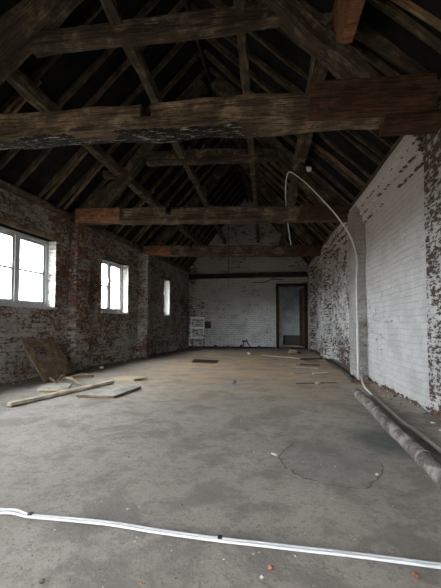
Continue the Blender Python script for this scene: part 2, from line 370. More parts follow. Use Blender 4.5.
# ------------------------------------------------------------------ walls
def grid_wall(name, us, zs, holes, fn, thick, mat, mats=None, hole_mat=0, disp=None):
    """wall cells over (u,z); fn(u, z, d) -> world point, d>0 into the room. holes: (u0,u1,z0,z1)"""
    us = sorted(set(round(u, 4) for u in us)); zs = sorted(set(round(z, 4) for z in zs))
    for h_ in holes:
        us = [u for u in us if not (0 < abs(u - h_[0]) < .05 or 0 < abs(u - h_[1]) < .05)]
        zs = [z_ for z_ in zs if not (0 < abs(z_ - h_[2]) < .04 or 0 < abs(z_ - h_[3]) < .04)]
    for h_ in holes: us += [h_[0], h_[1]]; zs += [h_[2], h_[3]]
    us = sorted(set(round(u, 4) for u in us)); zs = sorted(set(round(z, 4) for z in zs))
    nu, nz = len(us), len(zs); verts = []
    def edge(u, z_):
        return any(h_[0] - 1e-3 <= u <= h_[1] + 1e-3 and h_[2] - 1e-3 <= z_ <= h_[3] + 1e-3 for h_ in holes)
    for side in (0, 1):
        for u in us:
            for z_ in zs:
                if side == 0:
                    d_ = (disp(u, z_) if disp else 0) + noise.noise(V((u * 1.3, z_ * 1.7, 3))) * 0.02 + noise.noise(V((u * 6, z_ * 6, 8))) * 0.006
                    if edge(u, z_): d_ *= 0.4
                    verts.append(fn(u, z_, d_))
                else: verts.append(fn(u, z_, -thick))
    I = lambda s_, i, j: s_ * nu * nz + i * nz + j
    def solid(i, j):
        if i < 0 or j < 0 or i >= nu - 1 or j >= nz - 1: return False
        uc, zc = (us[i] + us[i + 1]) / 2, (zs[j] + zs[j + 1]) / 2
        return not any(h_[0] < uc < h_[1] and h_[2] < zc < h_[3] for h_ in holes)
    faces = []; fm = []
    for i in range(nu - 1):
        for j in range(nz - 1):
            if not solid(i, j): continue
            faces.append((I(0, i, j), I(0, i + 1, j), I(0, i + 1, j + 1), I(0, i, j + 1))); fm.append(0)
            faces.append((I(1, i, j), I(1, i, j + 1), I(1, i + 1, j + 1), I(1, i + 1, j))); fm.append(0)
            for di, dj, e in ((-1, 0, (0, 0, 0, 1)), (1, 0, (1, 0, 1, 1)), (0, -1, (0, 0, 1, 0)), (0, 1, (0, 1, 1, 1))):
                if not solid(i + di, j + dj):
                    a_, b_ = (i + e[0], j + e[1]), (i + e[2], j + e[3])
                    faces.append((I(0, *a_), I(0, *b_), I(1, *b_), I(1, *a_)))
                    inside = 0 <= i + di < nu - 1 and 0 <= j + dj < nz - 1
                    fm.append(hole_mat if inside else 0)
    return link(name, verts, faces, mat, None, mats, fm if mats else None)
def fr(a, b, st):
    n = max(1, int(round((b - a) / st))); return [a + (b - a) * i / n for i in range(n + 1)]

# window extents on the left wall, measured along Y
W1 = (3.83, onL(55, 300).y, 1.23, 2.47); W2 = (onL(101.5, 300).y, onL(128, 300).y, 1.215, 2.48)
W3 = (10.85, onL(169.5, 300).y, 1.235, 2.42); W0 = (0.2, 2.6, 1.23, 2.47)
fnL = lambda u, z, d: V((lx(u) + d, u, z))
wl = grid_wall('wall_left', fr(YREAR, YB + .2, .3), fr(-.05, ZW, .15), [W0, W1, W2, W3], fnL, 0.36, M['brick_left'],
               [M['brick_left'], M['reveal']], 1)
structure(wl, 'left wall of worn red brick under flaking grey whitewash')
def dispR(u, z):
    d_ = 0
    if z > 2.86: d_ = 0.13
    elif z > 2.74: d_ = 0.08
    elif z > 2.62: d_ = 0.04
    if u < 3.735: d_ = 0.035
    return d_
zsR = fr(-.05, 2.6, .15) + [2.62, 2.635, 2.68, 2.74, 2.755, 2.8, 2.84, 2.855, 2.9, ZW]
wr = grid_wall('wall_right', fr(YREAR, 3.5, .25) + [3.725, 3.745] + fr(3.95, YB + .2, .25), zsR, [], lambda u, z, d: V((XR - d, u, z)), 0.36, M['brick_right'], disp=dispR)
structure(wr, 'right wall with a whitewashed panel between bare brick stretches')
DX0, DX1, DZ = onY(276.2, 340, YB).x, onY(308, 340, YB).x, onY(290, 283.5, YB).z
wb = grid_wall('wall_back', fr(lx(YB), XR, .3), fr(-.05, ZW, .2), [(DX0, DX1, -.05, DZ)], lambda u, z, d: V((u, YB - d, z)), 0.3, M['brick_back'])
mb = MB(); mb.prism([(lx(YB) - .3, YB, ZW), (XR + .3, YB, ZW), (ridge_x(YB) , YB, ZR + .15)], (0, .3, 0))
bm = bmesh.new(); bm.from_mesh(wb.data); vs = [bm.verts.new(v) for v in mb.v]
for f_ in mb.f: bm.faces.new([vs[i] for i in f_])
bmesh.ops.recalc_face_normals(bm, faces=bm.faces); bm.to_mesh(wb.data); bm.free()
structure(wb, 'whitewashed brick gable wall at the far end')
# rear wall behind the camera, with one unseen opening sized for the light it lets in
REAR = (-2.4, -0.6, -.05, 2.3)
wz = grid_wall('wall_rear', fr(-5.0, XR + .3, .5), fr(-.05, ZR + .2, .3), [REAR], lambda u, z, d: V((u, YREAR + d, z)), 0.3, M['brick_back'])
structure(wz)
def pilaster(name, side, u0, u1, d, mat):
    mb = MB(); us = [u0, (u0 + u1) / 2, u1]; zs = fr(0, ZW - .08, .12)
    fn = (lambda u, z, dd: V((lx(u) + dd, u, z))) if side == 'L' else (lambda u, z, dd: V((XR - dd, u, z)))
    verts = []; faces = []
    for z_ in zs:
        for (u, dd) in ((u0, -.1), (u0, d), (us[1], d), (u1, d), (u1, -.1)):
            q_ = fn(u, z_, dd); nn = noise.noise(V((u * 9, z_ * 4, dd * 9))) * .018
            verts.append(q_ + V((nn, nn * .6, 0)))
    for i in range(len(zs) - 1):
        for j in range(5):
            j2 = (j + 1) % 5; faces.append((i * 5 + j, i * 5 + j2, i * 5 + 5 + j2, i * 5 + 5 + j))
    faces.append(tuple(range(5))); faces.append(tuple((len(zs) - 1) * 5 + j for j in range(5)))
    return structure(link(name, verts, faces, mat))
pilaster('wall_left_pier', 'L', onL(69, 300, .0).y, onL(89.5, 300, .16).y, .16, M['brick_left'])
pilaster('wall_left_pier', 'L', onL(138, 300, .0).y, onL(150, 300, .27).y, .27, M['brick_left'])
P1 = (onR(368, 370).y, 0); p1d = XR - onY(357.5, 370, P1[0]).x
P1b = on(350, 360, (1, 0, 0), XR - p1d).y
pilaster('wall_right_pier', 'R', P1[0], P1b, p1d, M['pier_render'])
P2n = onR(332, 340).y; p2d = XR - onY(325, 340, P2n).x; P2b = on(320, 340, (1, 0, 0), XR - p2d).y
pilaster('wall_right_pier', 'R', P2n, P2b, p2d, M['brick_right'])
pilaster('wall_right_pier', 'R', 11.9, 12.4, .15, M['brick_right'])
# floor
NXF, NYF = 60, 90; verts = []; faces = []
for j in range(NYF + 1):
    for i in range(NXF + 1):
        X = -5.3 + 7.1 * i / NXF; Y = YREAR - .4 + (16.6 - YREAR + .4) * j / NYF
        verts.append((X, Y, noise.noise(V((X * .8, Y * .8, 0))) * .006 - .004))
for j in range(NYF):
    for i in range(NXF): a_ = j * (NXF + 1) + i; faces.append((a_, a_ + 1, a_ + NXF + 2, a_ + NXF + 1))
structure(link('floor', verts, faces, M['floor'], smooth=True), 'dusty grey concrete floor with sawdust and a dried puddle outline')
# roof covering
verts = []; faces = []
ys = [YREAR - .3, 0, 3, 6, 9, YB + .05]
for y_ in ys:
    zt = ZR + .16
    xe = lx(y_); rxx = ridge_x(y_); sl = (zt - ZW - .17) / (rxx - xe); slr = (zt - ZW - .17) / (XR - rxx)
    verts += [(xe - .4, y_, ZW + .17 - .4 * sl), (rxx, y_, zt), (XR + .4, y_, ZW + .17 - .4 * slr),
              (xe - .4, y_, ZW + .22 - .4 * sl), (rxx, y_, zt + .05), (XR + .4, y_, ZW + .22 - .4 * slr)]
for i in range(len(ys) - 1):
    a_ = i * 6
    for p_, q_ in ((0, 1), (1, 2), (3, 4), (4, 5), (0, 3), (2, 5)): faces.append((a_ + p_, a_ + q_, a_ + q_ + 6, a_ + p_ + 6))
structure(link('ceiling', verts, faces, M['felt']), 'dark roof covering above the rafters')
# wall plates
for k, (a_, b_) in enumerate((((lx(YREAR) + .0, YREAR, ZW + .05), (lx(YB) + .0, YB, ZW + .05)), ((XR - .02, YREAR, ZW + .05), (XR - .02, YB, ZW + .05)))):
    structure(timber('trim_%d' % (k + 1), a_, b_, .2, .1, M['tie'], rough=.012, seed=k + 3, seg=60))
structure(MB().make.__self__ and (lambda m_: (m_.box((lx(YB), YB - .05, 0), (DX0 - .02, YB - .01, .06)), m_.make('baseboard_back', M['dark']))[1])(MB()))

# ------------------------------------------------------------------ windows
def window(name, W, ncas, depth=.185, label=None):
    u0, u1, z0, z1 = W; base = fnL((u0 + u1) / 2, z0, -depth)
    root = structure(thing(name, base), label)
    ang = math.atan(LS)
    def bx(mb, ua, ub, za, zb, da, db):
        mb.prism([fnL(ua, za, da), fnL(ub, za, da), fnL(ub, zb, da), fnL(ua, zb, da)], fnL(ua, za, db) - fnL(ua, za, da))
    fw = .05; d0, d1 = -depth - .05, -depth + .03
    mb = MB()
    bx(mb, u0, u0 + fw, z0, z1, d0, d1); bx(mb, u1 - fw, u1, z0, z1, d0, d1)
    bx(mb, u0, u1, z0, z0 + fw, d0, d1); bx(mb, u0, u1, z1 - fw, z1, d0, d1)
    cw = (u1 - u0 - 2 * fw) / ncas
    for k in range(1, ncas): bx(mb, u0 + fw + cw * k - .04, u0 + fw + cw * k + .04, z0 + fw, z1 - fw, d0, d1)
    mb.make('window_frame', M['white'], root)
    for k in range(ncas):
        ca = u0 + fw + cw * k + (.03 if k else 0); cb = u0 + fw + cw * (k + 1) - (.03 if k < ncas - 1 else 0)
        za, zb = z0 + fw, z1 - fw; mb = MB(); s_ = .05; e0, e1 = -depth - .03, -depth + .012
        bx(mb, ca, ca + s_, za, zb, e0, e1); bx(mb, cb - s_, cb, za, zb, e0, e1); bx(mb, ca, cb, za, za + s_, e0, e1); bx(mb, ca, cb, zb - s_, zb, e0, e1)
        zm = (za + zb) / 2; bx(mb, ca, cb, zm - .016, zm + .016, e0, e1)
        cs = mb.make('casement', M['white'], root)
        mb = MB(); bx(mb, ca + s_, cb - s_, za + s_, zm - .012, -depth - .012, -depth - .008); mb.make('pane', M['glass'], cs)
        mb = MB(); bx(mb, ca + s_, cb - s_, zm + .012, zb - s_, -depth - .012, -depth - .008); mb.make('pane', M['glass'], cs)
        mb = MB(); uu = cb - s_ / 2 if k == 0 else ca + s_ / 2
        bx(mb, uu - .01, uu + .01, zm + .1, zm + .2, e1, e1 + .02); mb.make('window_catch', M['steel'], cs)
    mb = MB(); bx(mb, u0 - .03, u1 + .03, z0 - .035, z0, -depth, .03); mb.make('sill', M['white'], root)
    mb = MB(); bx(mb, u0 - .08, u1 + .12, z1, z1 + .09, -depth, .006); mb.make('lintel', M['ply'], root)
    # skylight reaching this opening
    ld = bpy.data.lights.new('daylight_portal', 'AREA'); ld.shape = 'RECTANGLE'; ld.size = u1 - u0; ld.size_y = z1 - z0
    ld.cycles.is_portal = True
    lo = bpy.data.objects.new('daylight_portal', ld); COL.objects.link(lo)
    lo.location = fnL((u0 + u1) / 2, (z0 + z1) / 2, -.34); lo.rotation_euler = (math.pi / 2, 0, -math.pi / 2 - ang)
    return root
window('window_1', W1, 3, label='large white framed window at the left edge of the view')
window('window_2', W2, 2, label='white two-casement window in the middle of the left wall')
window('window_3', W3, 1, label='narrow bright window near the far end of the left wall')
window('window_4', W0, 4, label='window on the left wall behind the camera')
def portal(loc, rot, sx, sy):
    ld = bpy.data.lights.new('daylight_portal', 'AREA'); ld.shape = 'RECTANGLE'; ld.size = sx; ld.size_y = sy; ld.cycles.is_portal = True
    lo = bpy.data.objects.new('daylight_portal', ld); COL.objects.link(lo); lo.location = loc; lo.rotation_euler = rot
portal(((REAR[0] + REAR[1]) / 2, YREAR - .28, 1.2), (math.pi / 2, 0, math.pi), REAR[1] - REAR[0], 2.3)

# ------------------------------------------------------------------ doorway and the room beyond
dr = structure(thing('door_1', ((DX0 + DX1) / 2, YB, 0)), 'dark timber doorway in the far wall with its brown door standing open')
mb = MB(); t = .11
mb.box((DX0, YB - .04, 0), (DX0 + t, YB + .16, DZ)); mb.box((DX1 - t, YB - .04, 0), (DX1, YB + .16, DZ)); mb.box((DX0, YB - .04, DZ - t), (DX1, YB + .16, DZ)); mb.box((DX0, YB - .04, 0), (DX1, YB + .16, .04))
mb.make('door_frame', M['dark'], dr)
mb = MB(); mb.box((DX0 + t, YB + .05, .04), (DX0 + t + .13, YB + .16, DZ - t)); mb.make('side_lining', M['greyboard'], dr)
lw = .8; x1 = DX1 - t - .02; mb = MB()
a_ = math.radians(84); dd = V((-math.cos(a_), math.sin(a_), 0)); nn = V((math.sin(a_), math.cos(a_), 0)) * .04
h0 = V((x1, YB + .17, .05))
mb.prism([h0, h0 + dd * lw, h0 + dd * lw + V((0, 0, DZ - t - .08)), h0 + V((0, 0, DZ - t - .08))], nn)
lf = mb.make('door_leaf', M['doorwood'], dr)
for zz in (.25, 1.0, 1.8):
    mb = MB(); q0 = h0 + V((0, 0, zz)) - nn * .4; mb.prism([q0 + dd * .04, q0 + dd * (lw - .04), q0 + dd * (lw - .04) + V((0, 0, .12)), q0 + dd * .04 + V((0, 0, .12))], nn * .4); mb.make('door_ledge', M['doorwood'], lf)
structure(grid_wall('wall_far', fr(-1, 3.2, .4), fr(-.05, 3, .3), [], lambda u, z, d: V((u, 16.2 - d, z)), .2, M['farwall']))
structure(grid_wall('wall_far_left', fr(YB + .3, 16.2, .4), fr(-.05, 3, .3), [], lambda u, z, d: V((-.9 + d, u, z)), .2, M['farwall']))
structure(grid_wall('wall_far_right', fr(YB + .3, 16.2, .4), fr(-.05, 3, .3), [(14.6, 15.1, 1.2, 1.8)], lambda u, z, d: V((3.1 - d, u, z)), .2, M['farwall']))  # unseen opening added to let dim sky light into the far room
mb = MB(); mb.box((-1, YB + .3, 3), (3.3, 16.4, 3.1)); structure(mb.make('ceiling_far', M['felt']))
structure(grid_wall('wall_far_near_added', fr(XR - .02, 3.4, .4), fr(-.05, 3.1, .3), [], lambda u, z, d: V((u, YB + .3 + d, z)), .2, M['farwall']))  # unseen wall added to keep sky light from leaking in beside the gable
mb = MB(); mb.box((1.8, YB + .3, -.1), (3.3, 16.4, -.004)); structure(mb.make('floor_far', M['floor']))
portal((3.35, 14.95, 1.6), (math.pi / 2, 0, math.pi / 2), 1.3, 1.2)
mb = MB(); q0 = onY(284, 340, 15.9); q1 = onY(299, 345, 15.9)
mb.box((q0.x, 15.6, 0), (q1.x + .3, 16.1, .42)); tag(mb.make('storage_chest', M['black_hose']), 'low dark chest against the wall of the room beyond the doorway', 'chest')

# ------------------------------------------------------------------ trusses
BAYN = ['nearest', 'second', 'third']
def truss(name, pl_, pr_, h, w, label, mat, prin, collar, collar_h, notch, studs=(), sag=0.0, ps=(.17, .24, .22), cb=-.05):
    """pl_, pr_: the ends of the tie beam's front lower edge"""
    a = V(pl_); b = V(pr_); d = (b - a); d.z = 0; d.normalize(); perp = V((-d.y, d.x, 0))
    if perp.y < 0: perp = -perp
    a2 = a + perp * w / 2 + V((0, 0, h / 2)); b2 = b + perp * w / 2 + V((0, 0, h / 2))
    root = thing(name, (ridge_x(a2.y), (a2.y + b2.y) / 2, a.z), label, 'roof truss', 'roof trusses')
    n_ = perp; c_ = n_.dot(a2)
    def at(px, py): return on(px, py, n_, c_)
    notch = [((at(q_[0], q_[3]) - a2).dot(d), q_[1], q_[2]) for q_ in notch]
    tb = timber('tie_beam', a2, b2, w, h, mat, root, rough=.03, seed=len(name) + a.y, notch=notch, sag=sag, vary=.04)
    mid = n_ * .0
    for kk, (q0, q1) in enumerate(prin):
        u = at(*q0); v = at(*q1); e = (v - u).normalized()
        # down to the tie beam, up to just under the ridge
        top = (ZR - .18 - v.z) / e.z
        zf = a2.z + h / 2 - .03
        foot = u + e * ((zf - u.z) / e.z)
        dist = (ridge_x(v.y) - v.x) / e.x
        apex = v + e * min(top, abs(dist))
        timber('principal_rafter', foot, apex, ps[0], ps[1 + kk], M['old'], root, rough=.03, seed=q0[0] * .1, roll=0)
    c0 = at(*collar[0]); c1 = at(*collar[1]); up = V((0, 0, collar_h / 2))
    timber('collar_beam', c0 + up + perp * cb, c1 + up + perp * cb, .14, collar_h, M['old'], root, rough=.02, seed=a.y * 2, vary=.03)
    for s_ in studs:
        q0 = at(s_, (collar[0][1] + collar[1][1]) / 2 - 8); q0.z = c0.z + collar_h
        timber('stud', q0 - V((0, 0, .02)), q0 + V((0, 0, .45)), .07, .08, M['dark'], root, rough=.01, seed=s_)
    root['_n'] = 0; del root['_n']
    return root, tb, a2, b2, perp, at
H1 = .31
T1 = truss('roof_truss', onL(-105, 147, .1), onR(437, 113.5, .1), H1, .22, 'nearest roof truss, its heavy tie beam flaking dark and white along the lower edge',
           M['old_belly'], [((-36, 90), (24, 30)), ((364, 82), (284, 10))], ((30, 49), (282, 18)), .19, [(149, .11, .15, 118)], sag=0.0, ps=(.24, .34, .16), cb=.06)
T2 = truss('roof_truss', onL(74, 222.5, .14), onR(351, 219, .1), .27, .22, 'second roof truss, orange red splice on its tie beam and short studs on its collar',
           M['tie'], [((107, 200), (150, 147)), ((320, 198), (262, 134))], ((148, 166.5), (278, 162)), .25, [(169.5, .09, .12, 212)], studs=(178, 192, 207, 225))
T3 = truss('roof_truss', onL(144, 255.3, .1), onR(323.6, 255, .1), .27, .26, 'third roof truss, farthest one standing clear of the gable wall',
           M['tie'], [((165, 238), (193, 204)), ((306, 237), (277, 202))], ((190, 219), (272, 217)), .22, [(192, .08, .11, 247)])
# splices (parts of the trusses)
def face_board(T, px0, px1, z0, z1, off, th, mat, name, label=None, bolts=(), slope=True):
    root, tb, a2, b2, perp, at = T
    w = tb.dimensions[1] if False else .3
    n_ = perp; c_ = perp.dot(a2) - off
    P0 = on(px0, 150, n_, c_); P1_ = on(px1, 150, n_, c_)
    d = (b2 - a2); t0 = (P0 - a2).dot(d) / d.length_squared; t1 = (P1_ - a2).dot(d) / d.length_squared
    q0 = a2 + d * t0 - perp * off; q1 = a2 + d * t1 - perp * off
    q0.z += (z0 + z1) / 2; q1.z += (z0 + z1) / 2
    o = timber(name, q0, q1, th, z1 - z0, mat, root, rough=.006, seed=px0)
    if label: o['label'] = label
    for bt, bz in bolts:
        c = q0 + (q1 - q0) * bt - perp * (th / 2) + V((0, 0, bz)); mb = MB()
        mb.tube([c + perp * .01, c - perp * .018], .017, 8)
        bo = mb.make('bolt', M['black'], o) if False else mb.make('bolt', M['black'])
        bpy.context.view_layer.update()
        bo.parent = o; bo.matrix_parent_inverse = o.matrix_world.inverted()
    return o
face_board(T1, 310, 437, -.155, .2, .14, .05, M['redgrey'], 'splice_board', 'wide reddish brown board bolted to the right end of the beam', ((.15, .02), (.15, -.1), (.5, .05)))
face_board(T1, 383, 441, -.27, -.16, .06, .2, M['redgrey'], 'packing_block', 'reddish packing block under the beam end')
face_board(T2, 78, 121, -.145, .135, .12, .04, M['red'], 'splice_board', 'orange red timber splice', ((.3, .06), (.62, -.02), (.85, .05)))
face_board(T2, 300, 350, -.15, .12, .12, .04, M['redgrey'], 'splice_board', 'reddish brown splice at the right end')
face_board(T3, 146, 173, -.135, .125, .14, .04, M['red'], 'splice_board', 'orange red timber splice', ((.35, .05), (.75, -.04)))
face_board(T3, 292, 322, -.14, .13, .14, .04, M['redgrey'], 'splice_board', 'reddish brown splice at the right end')
# sloping packing struts between wall top and principals
for T, ps in ((T1, (((441, 79), (358, 28)),)), (T2, (((70, 219), (124, 178)), ((352, 212), (318, 188))))):
    for q0, q1 in ps: timber('packing_strut', T[5](*q0), T[5](*q1), .1, .15, M['old'], T[0], rough=.015, seed=q0[0])
cl = T2[5](112, 178); mb = MB(); mb.box((cl.x - .1, cl.y - .2, cl.z - .05), (cl.x + .08, cl.y - .05, cl.z + .06)); mb.make('cleat', M['tie'], T2[0])
# tie beam against the gable
a_ = onY(184, 279, YB - .2); b_ = onY(309, 276.5, YB - .2)
tag(timber('tie_beam', V((lx(YB) + .03, YB - .12, a_.z + .1)), V((XR - .03, YB - .12, b_.z + .1)), .18, .18, M['dark'], rough=.015, seed=41),
    'thin dark beam lying across the whitewashed gable wall above the doorway', 'beam')

# long timbers running the length of the roof
def long_t(name, ratio_l, Y0, Y1, w, h, mat, seed, label, zfix=None, xf=None):
    a = V((xf(Y0), Y0, zfix(Y0))); b = V((xf(Y1), Y1, zfix(Y1)))
    return tag(timber(name, a, b, w, h, mat, rough=.03, seed=seed, vary=.03), label, 'beam')
long_t('purlin', 0, 2.0, YB, .15, .17, M['tie'], 1, 'long purlin under the left rafters', lambda y: 3.93, lambda y: -3.0 + .07 * (y - 4))
long_t('purlin', 0, 3.35, YB, .19, .2, M['tie'], 2, 'thick old purlin under the right rafters, above the right ends of the tie beams', lambda y: 3.9, lambda y: .64)
long_t('collar_purlin', 0, 2.0, YB, .12, .13, M['tie'], 3, 'left of the two thin long timbers lying on the collar beams', lambda y: 4.18, lambda y: -1.56)
long_t('collar_purlin', 0, 2.0, YB, .1, .11, M['tie'], 4, 'right of the two thin long timbers lying on the collar beams', lambda y: 4.18, lambda y: -.24)
tag(timber('ridge_board', (ridge_x(1), 1, ZR - .02), (ridge_x(YB), YB, ZR - .02), .05, .2, M['dark'], rough=.01, seed=8), 'dark ridge board along the very top of the roof', 'board')
mb = MB(); mb.prism([(.69, 1.6, 3.42), (.69, 3.06, 3.42), (.69, 3.72, 4.06), (.69, 1.6, 4.06)], (.095, 0, 0))
tag(mb.make('purlin_stub', M['red']), 'short orange red timber hanging above the right end of the nearest tie beam', 'beam')

# common rafters
ORD = ['first', 'second', 'third', 'fourth', 'fifth', 'sixth', 'seventh', 'eighth', 'ninth', 'tenth', 'eleventh', 'twelfth']
tyl = [T1[2].y, T2[2].y, T3[2].y]; tyr = [T1[3].y, T2[3].y, T3[3].y]
def where(y, ty, cnt, side):
    k = sum(1 for t_ in ty if t_ < y)
    cnt[k] = cnt.get(k, 0) + 1; o = ORD[min(cnt[k] - 1, 11)]
    place = ['nearer than all tie beams', 'beyond the nearest tie beam', 'beyond the second tie beam', 'beyond the third tie beam'][k]
    return o, place
cl_, cr_, sl_, sr_ = {}, {}, {}, {}
y_ = 2.15; i = 0
while y_ < YB - .15:
    for side in 'LR':
        yy = y_ + R.uniform(-.04, .04); xe = lx(yy) - .05 if side == 'L' else XR + .05
        foot = V((xe, yy, ZW + .11)); apex = V((ridge_x(yy) + (-.03 if side == 'L' else .03), yy + R.uniform(-.04, .04), ZR + .04))
        w = R.uniform(.045, .052)
        o = timber('common_rafter', foot, apex, w, .08, M['rafter'], rough=.012, seed=i * 1.3 + (0 if side == 'L' else .5), seg=16, sag=R.uniform(-.01, .03))
        cnt = cl_ if side == 'L' else cr_
        k, pl2 = where(yy, tyl if side == 'L' else tyr, cnt, side)
        s_ = 'left' if side == 'L' else 'right'
        tag(o, '%s common rafter on the %s slope, counting away, %s' % (k, s_, pl2), 'rafter', 'common rafters of the %s slope' % s_)
        if R.random() < (.45 if side == 'L' else .25): continue
        # a shorter, newer timber fixed beside the foot of the old rafter
        ln = R.uniform(.30, .42) if side == 'L' else R.uniform(.42, .7)
        dv = (apex - foot); off = R.uniform(.14, .2)
        f2 = foot + dv.normalized() * .1 + V((0, off if side == 'L' else -off, -.02)); t2 = foot + dv * ln + V((0, (.06 if side == 'L' else -.06), -.055))
        o2 = timber('sister_rafter', f2, t2, .028, .06, M['sister'] if R.random() < .75 else M['rafter'], rough=.006, seed=i + .2, seg=6)
        k2, p3 = where(yy, tyl if side == 'L' else tyr, sl_ if side == 'L' else sr_, side)
        tag(o2, '%s short timber beside rafters of the %s slope %s' % (k2, s_, p3), 'rafter', 'short timbers beside the %s rafters' % s_)
    y_ += .47; i += 1

# ------------------------------------------------------------------ things on the floor
def slab(name, corners, th, mat, label, cat, group=None, z=0.0, lift=(0, 0, 0, 0), noz=False):
    pts = [fl(*c) for c in corners]; mb = MB(); n = len(pts)
    for i_, p_ in enumerate(pts): p_.z = z + (lift[i_] if i_ < len(lift) else 0)
    # long axis on X for the grain
    mb.prism(pts, (0, 0, th)); mb.m = [0, 0] + [1] * len(pts); o = mb.make(name, None, mats=[mat, M['ply_edge'] if mat is not M['black_hose'] else mat])
    e = max(((pts[(i_ + 1) % n] - pts[i_]) for i_ in range(n)), key=lambda v: v.length); ang = math.atan2(e.y, e.x)
    o.data.transform(Matrix.Rotation(-ang, 4, 'Z')); o.rotation_euler = (0, 0, ang)
    return tag(o, label, cat, group)
def plank(name, p0, p1, w, th, mat, label, cat='plank', z=.003, group=None, tilt=0.0):
    a = fl(*p0); b = fl(*p1); a.z = b.z = z + th / 2; b.z += tilt; e = (b - a).normalized(); a2_, b2_ = a, b
    return tag(timber(name, a, b, w, th, mat, rough=.003, seed=p0[0], seg=6), label, cat, group)
plank('plank', (9, 406.5), (112, 383), .075, .04, M['plank_pale'], 'longest pale plank lying on the floor below the big left window')
sheet = [(76, 397.2), (118, 387), (141, 388.5), (114, 398.5)]
slab('board', sheet, .028, M['greyboard'], 'flat grey sheet of board with a dark broken edge on the floor', 'board', z=.004)
# warped lid-like board
slab('board', [(38, 391), (47, 386), (72, 386), (68, 391)], .02, M['greyboard'], 'small pale board between the leaning panel and the long plank', 'board', z=.018)
a = fl(37, 391.5); b = fl(67, 391.5); mb = MB()
mb.prism([V((a.x, a.y, .002)), V((b.x, b.y, .002)), V((b.x, b.y, .035)), V((a.x, a.y, .035))], (0, .03, 0)); tag(mb.make('batten', M['plank_pale']), 'short pale batten along the front of the small board', 'batten')
plank('batten', (134, 381), (147, 379.5), .05, .035, M['plank'], 'short brown batten by itself right of the grey sheet', 'batten')

# leaning broken panel: corners on wall / floor
p_tl = onL(19.5, 339.5, .05); p_tr = onL(54, 340.5, .05)
p_bl = fl(44, 383.5); p_br = fl(76, 374.5)
def pan(u, v): return (p_tl * (1 - u) + p_tr * u) * (1 - v) + (p_bl * (1 - u) + p_br * u) * v
ew = (p_tr - p_tl).normalized(); eh = (p_bl - p_tl).normalized(); pn = ew.cross(eh).normalized()
if pn.dot(CAM - p_tl) < 0: pn = -pn
root = thing('broken_panel', V(((p_bl.x + p_br.x) / 2, (p_bl.y + p_br.y) / 2, 0)), 'brown broken panel with a square hole leaning against the brick wall below the big window', 'panel')
# plate with a hole (grid of cells)
U = [0, .2, .5, .62, .8, 1.0]; Vv = [0, .2, .42, .55, .74, .9, .99]
vs = {}; verts = []; faces = []
jag = {(j, 6): R.uniform(-.06, .0) for j in range(6)}
for k_ in (0, 1):
    for i_, u in enumerate(U):
        for j_, v in enumerate(Vv):
            vv = v + jag.get((i_, j_), 0)
            vs[(k_, i_, j_)] = len(verts); verts.append(pan(u, vv) + pn * (.008 * k_ + .004))
sol = lambda i_, j_: 0 <= i_ < 5 and 0 <= j_ < 6 and (i_, j_) != (1, 1) and (i_, j_) != (1, 2) or False
hole = {(1, 1)}
sol = lambda i_, j_: 0 <= i_ < 5 and 0 <= j_ < 6 and (i_, j_) not in hole
for i_ in range(5):
    for j_ in range(6):
        if not sol(i_, j_): continue
        for k_ in (0, 1): faces.append(tuple(vs[(k_, x_, y2)] for x_, y2 in ((i_, j_), (i_ + 1, j_), (i_ + 1, j_ + 1), (i_, j_ + 1))))
        for di, dj, e in ((-1, 0, (0, 0, 0, 1)), (1, 0, (1, 0, 1, 1)), (0, -1, (0, 0, 1, 0)), (0, 1, (0, 1, 1, 1))):
            if not sol(i_ + di, j_ + dj):
                faces.append((vs[(0, i_ + e[0], j_ + e[1])], vs[(0, i_ + e[2], j_ + e[3])], vs[(1, i_ + e[2], j_ + e[3])], vs[(1, i_ + e[0], j_ + e[1])]))
o = link('sheet', verts, faces, M['ply']); rebase(o, p_bl); o.parent = root; o.location = V(o.location) - V(root.location)
def strip(u0, v0, u1, v1, w, mat, name, up=.012, th=.018):
    a = pan(u0, v0); b = pan(u1, v1); e = (b - a).normalized(); s_ = pn.cross(e).normalized() * w / 2; mb = MB()
    mb.prism([a - s_ + pn * up, b - s_ + pn * up, b + s_ + pn * up, a + s_ + pn * up], pn * th)
    return mb.make(name, mat, root)
strip(.03, 0, .03, .97, .07, M['ply_edge'], 'stile'); strip(.56, 0, .7, .6, .06, M['ply'], 'stile'); strip(.0, .04, 1, .04, .08, M['ply'], 'rail')
mb = MB(); q_ = [pan(.42, .76), pan(.82, .55), pan(.99, .9), pan(.62, .9), pan(.36, .96)]
mb.prism([p_ + pn * .03 for p_ in q_], pn * .012); mb.make('torn_flap', M['ply_edge'], root)
# splinters round its foot
spl = [((43, 378), (57, 384.5), 'splinter lying under the left foot of the leaning panel'), ((62, 380), (80, 386), 'curved pale splinter in front of the leaning panel'),
       ((70, 378), (94, 377), 'splinter pointing right from the foot of the leaning panel'), ((58, 383), (66, 378), 'short splinter standing between the others at the foot of the panel')]
for k, (p0, p1, lb) in enumerate(spl):
    a = fl(*p0); b = fl(*p1); mid = (a + b) / 2; a.z = .02; b.z = .02; mid.z = .05 + .02 * (k % 2)
    mb = MB(); mb.tube(smooth_path([a, mid, b], 4), [.012 + .014 * math.sin(math.pi * t_ / 8) for t_ in range(9)], 5)
    tag(mb.make('splinter', M['plank'] if k % 2 else M['ply_edge']), lb, 'splinter', 'splinters under the leaning panel')
# black plate standing in for a dark hole in the floor
slab('hole_plate', [(191.5, 363), (194, 359.8), (218, 361), (216, 363.8)], .02, M['black'], 'black flat plate standing in for a hole in the floor before the far wall', 'plate', z=.002)
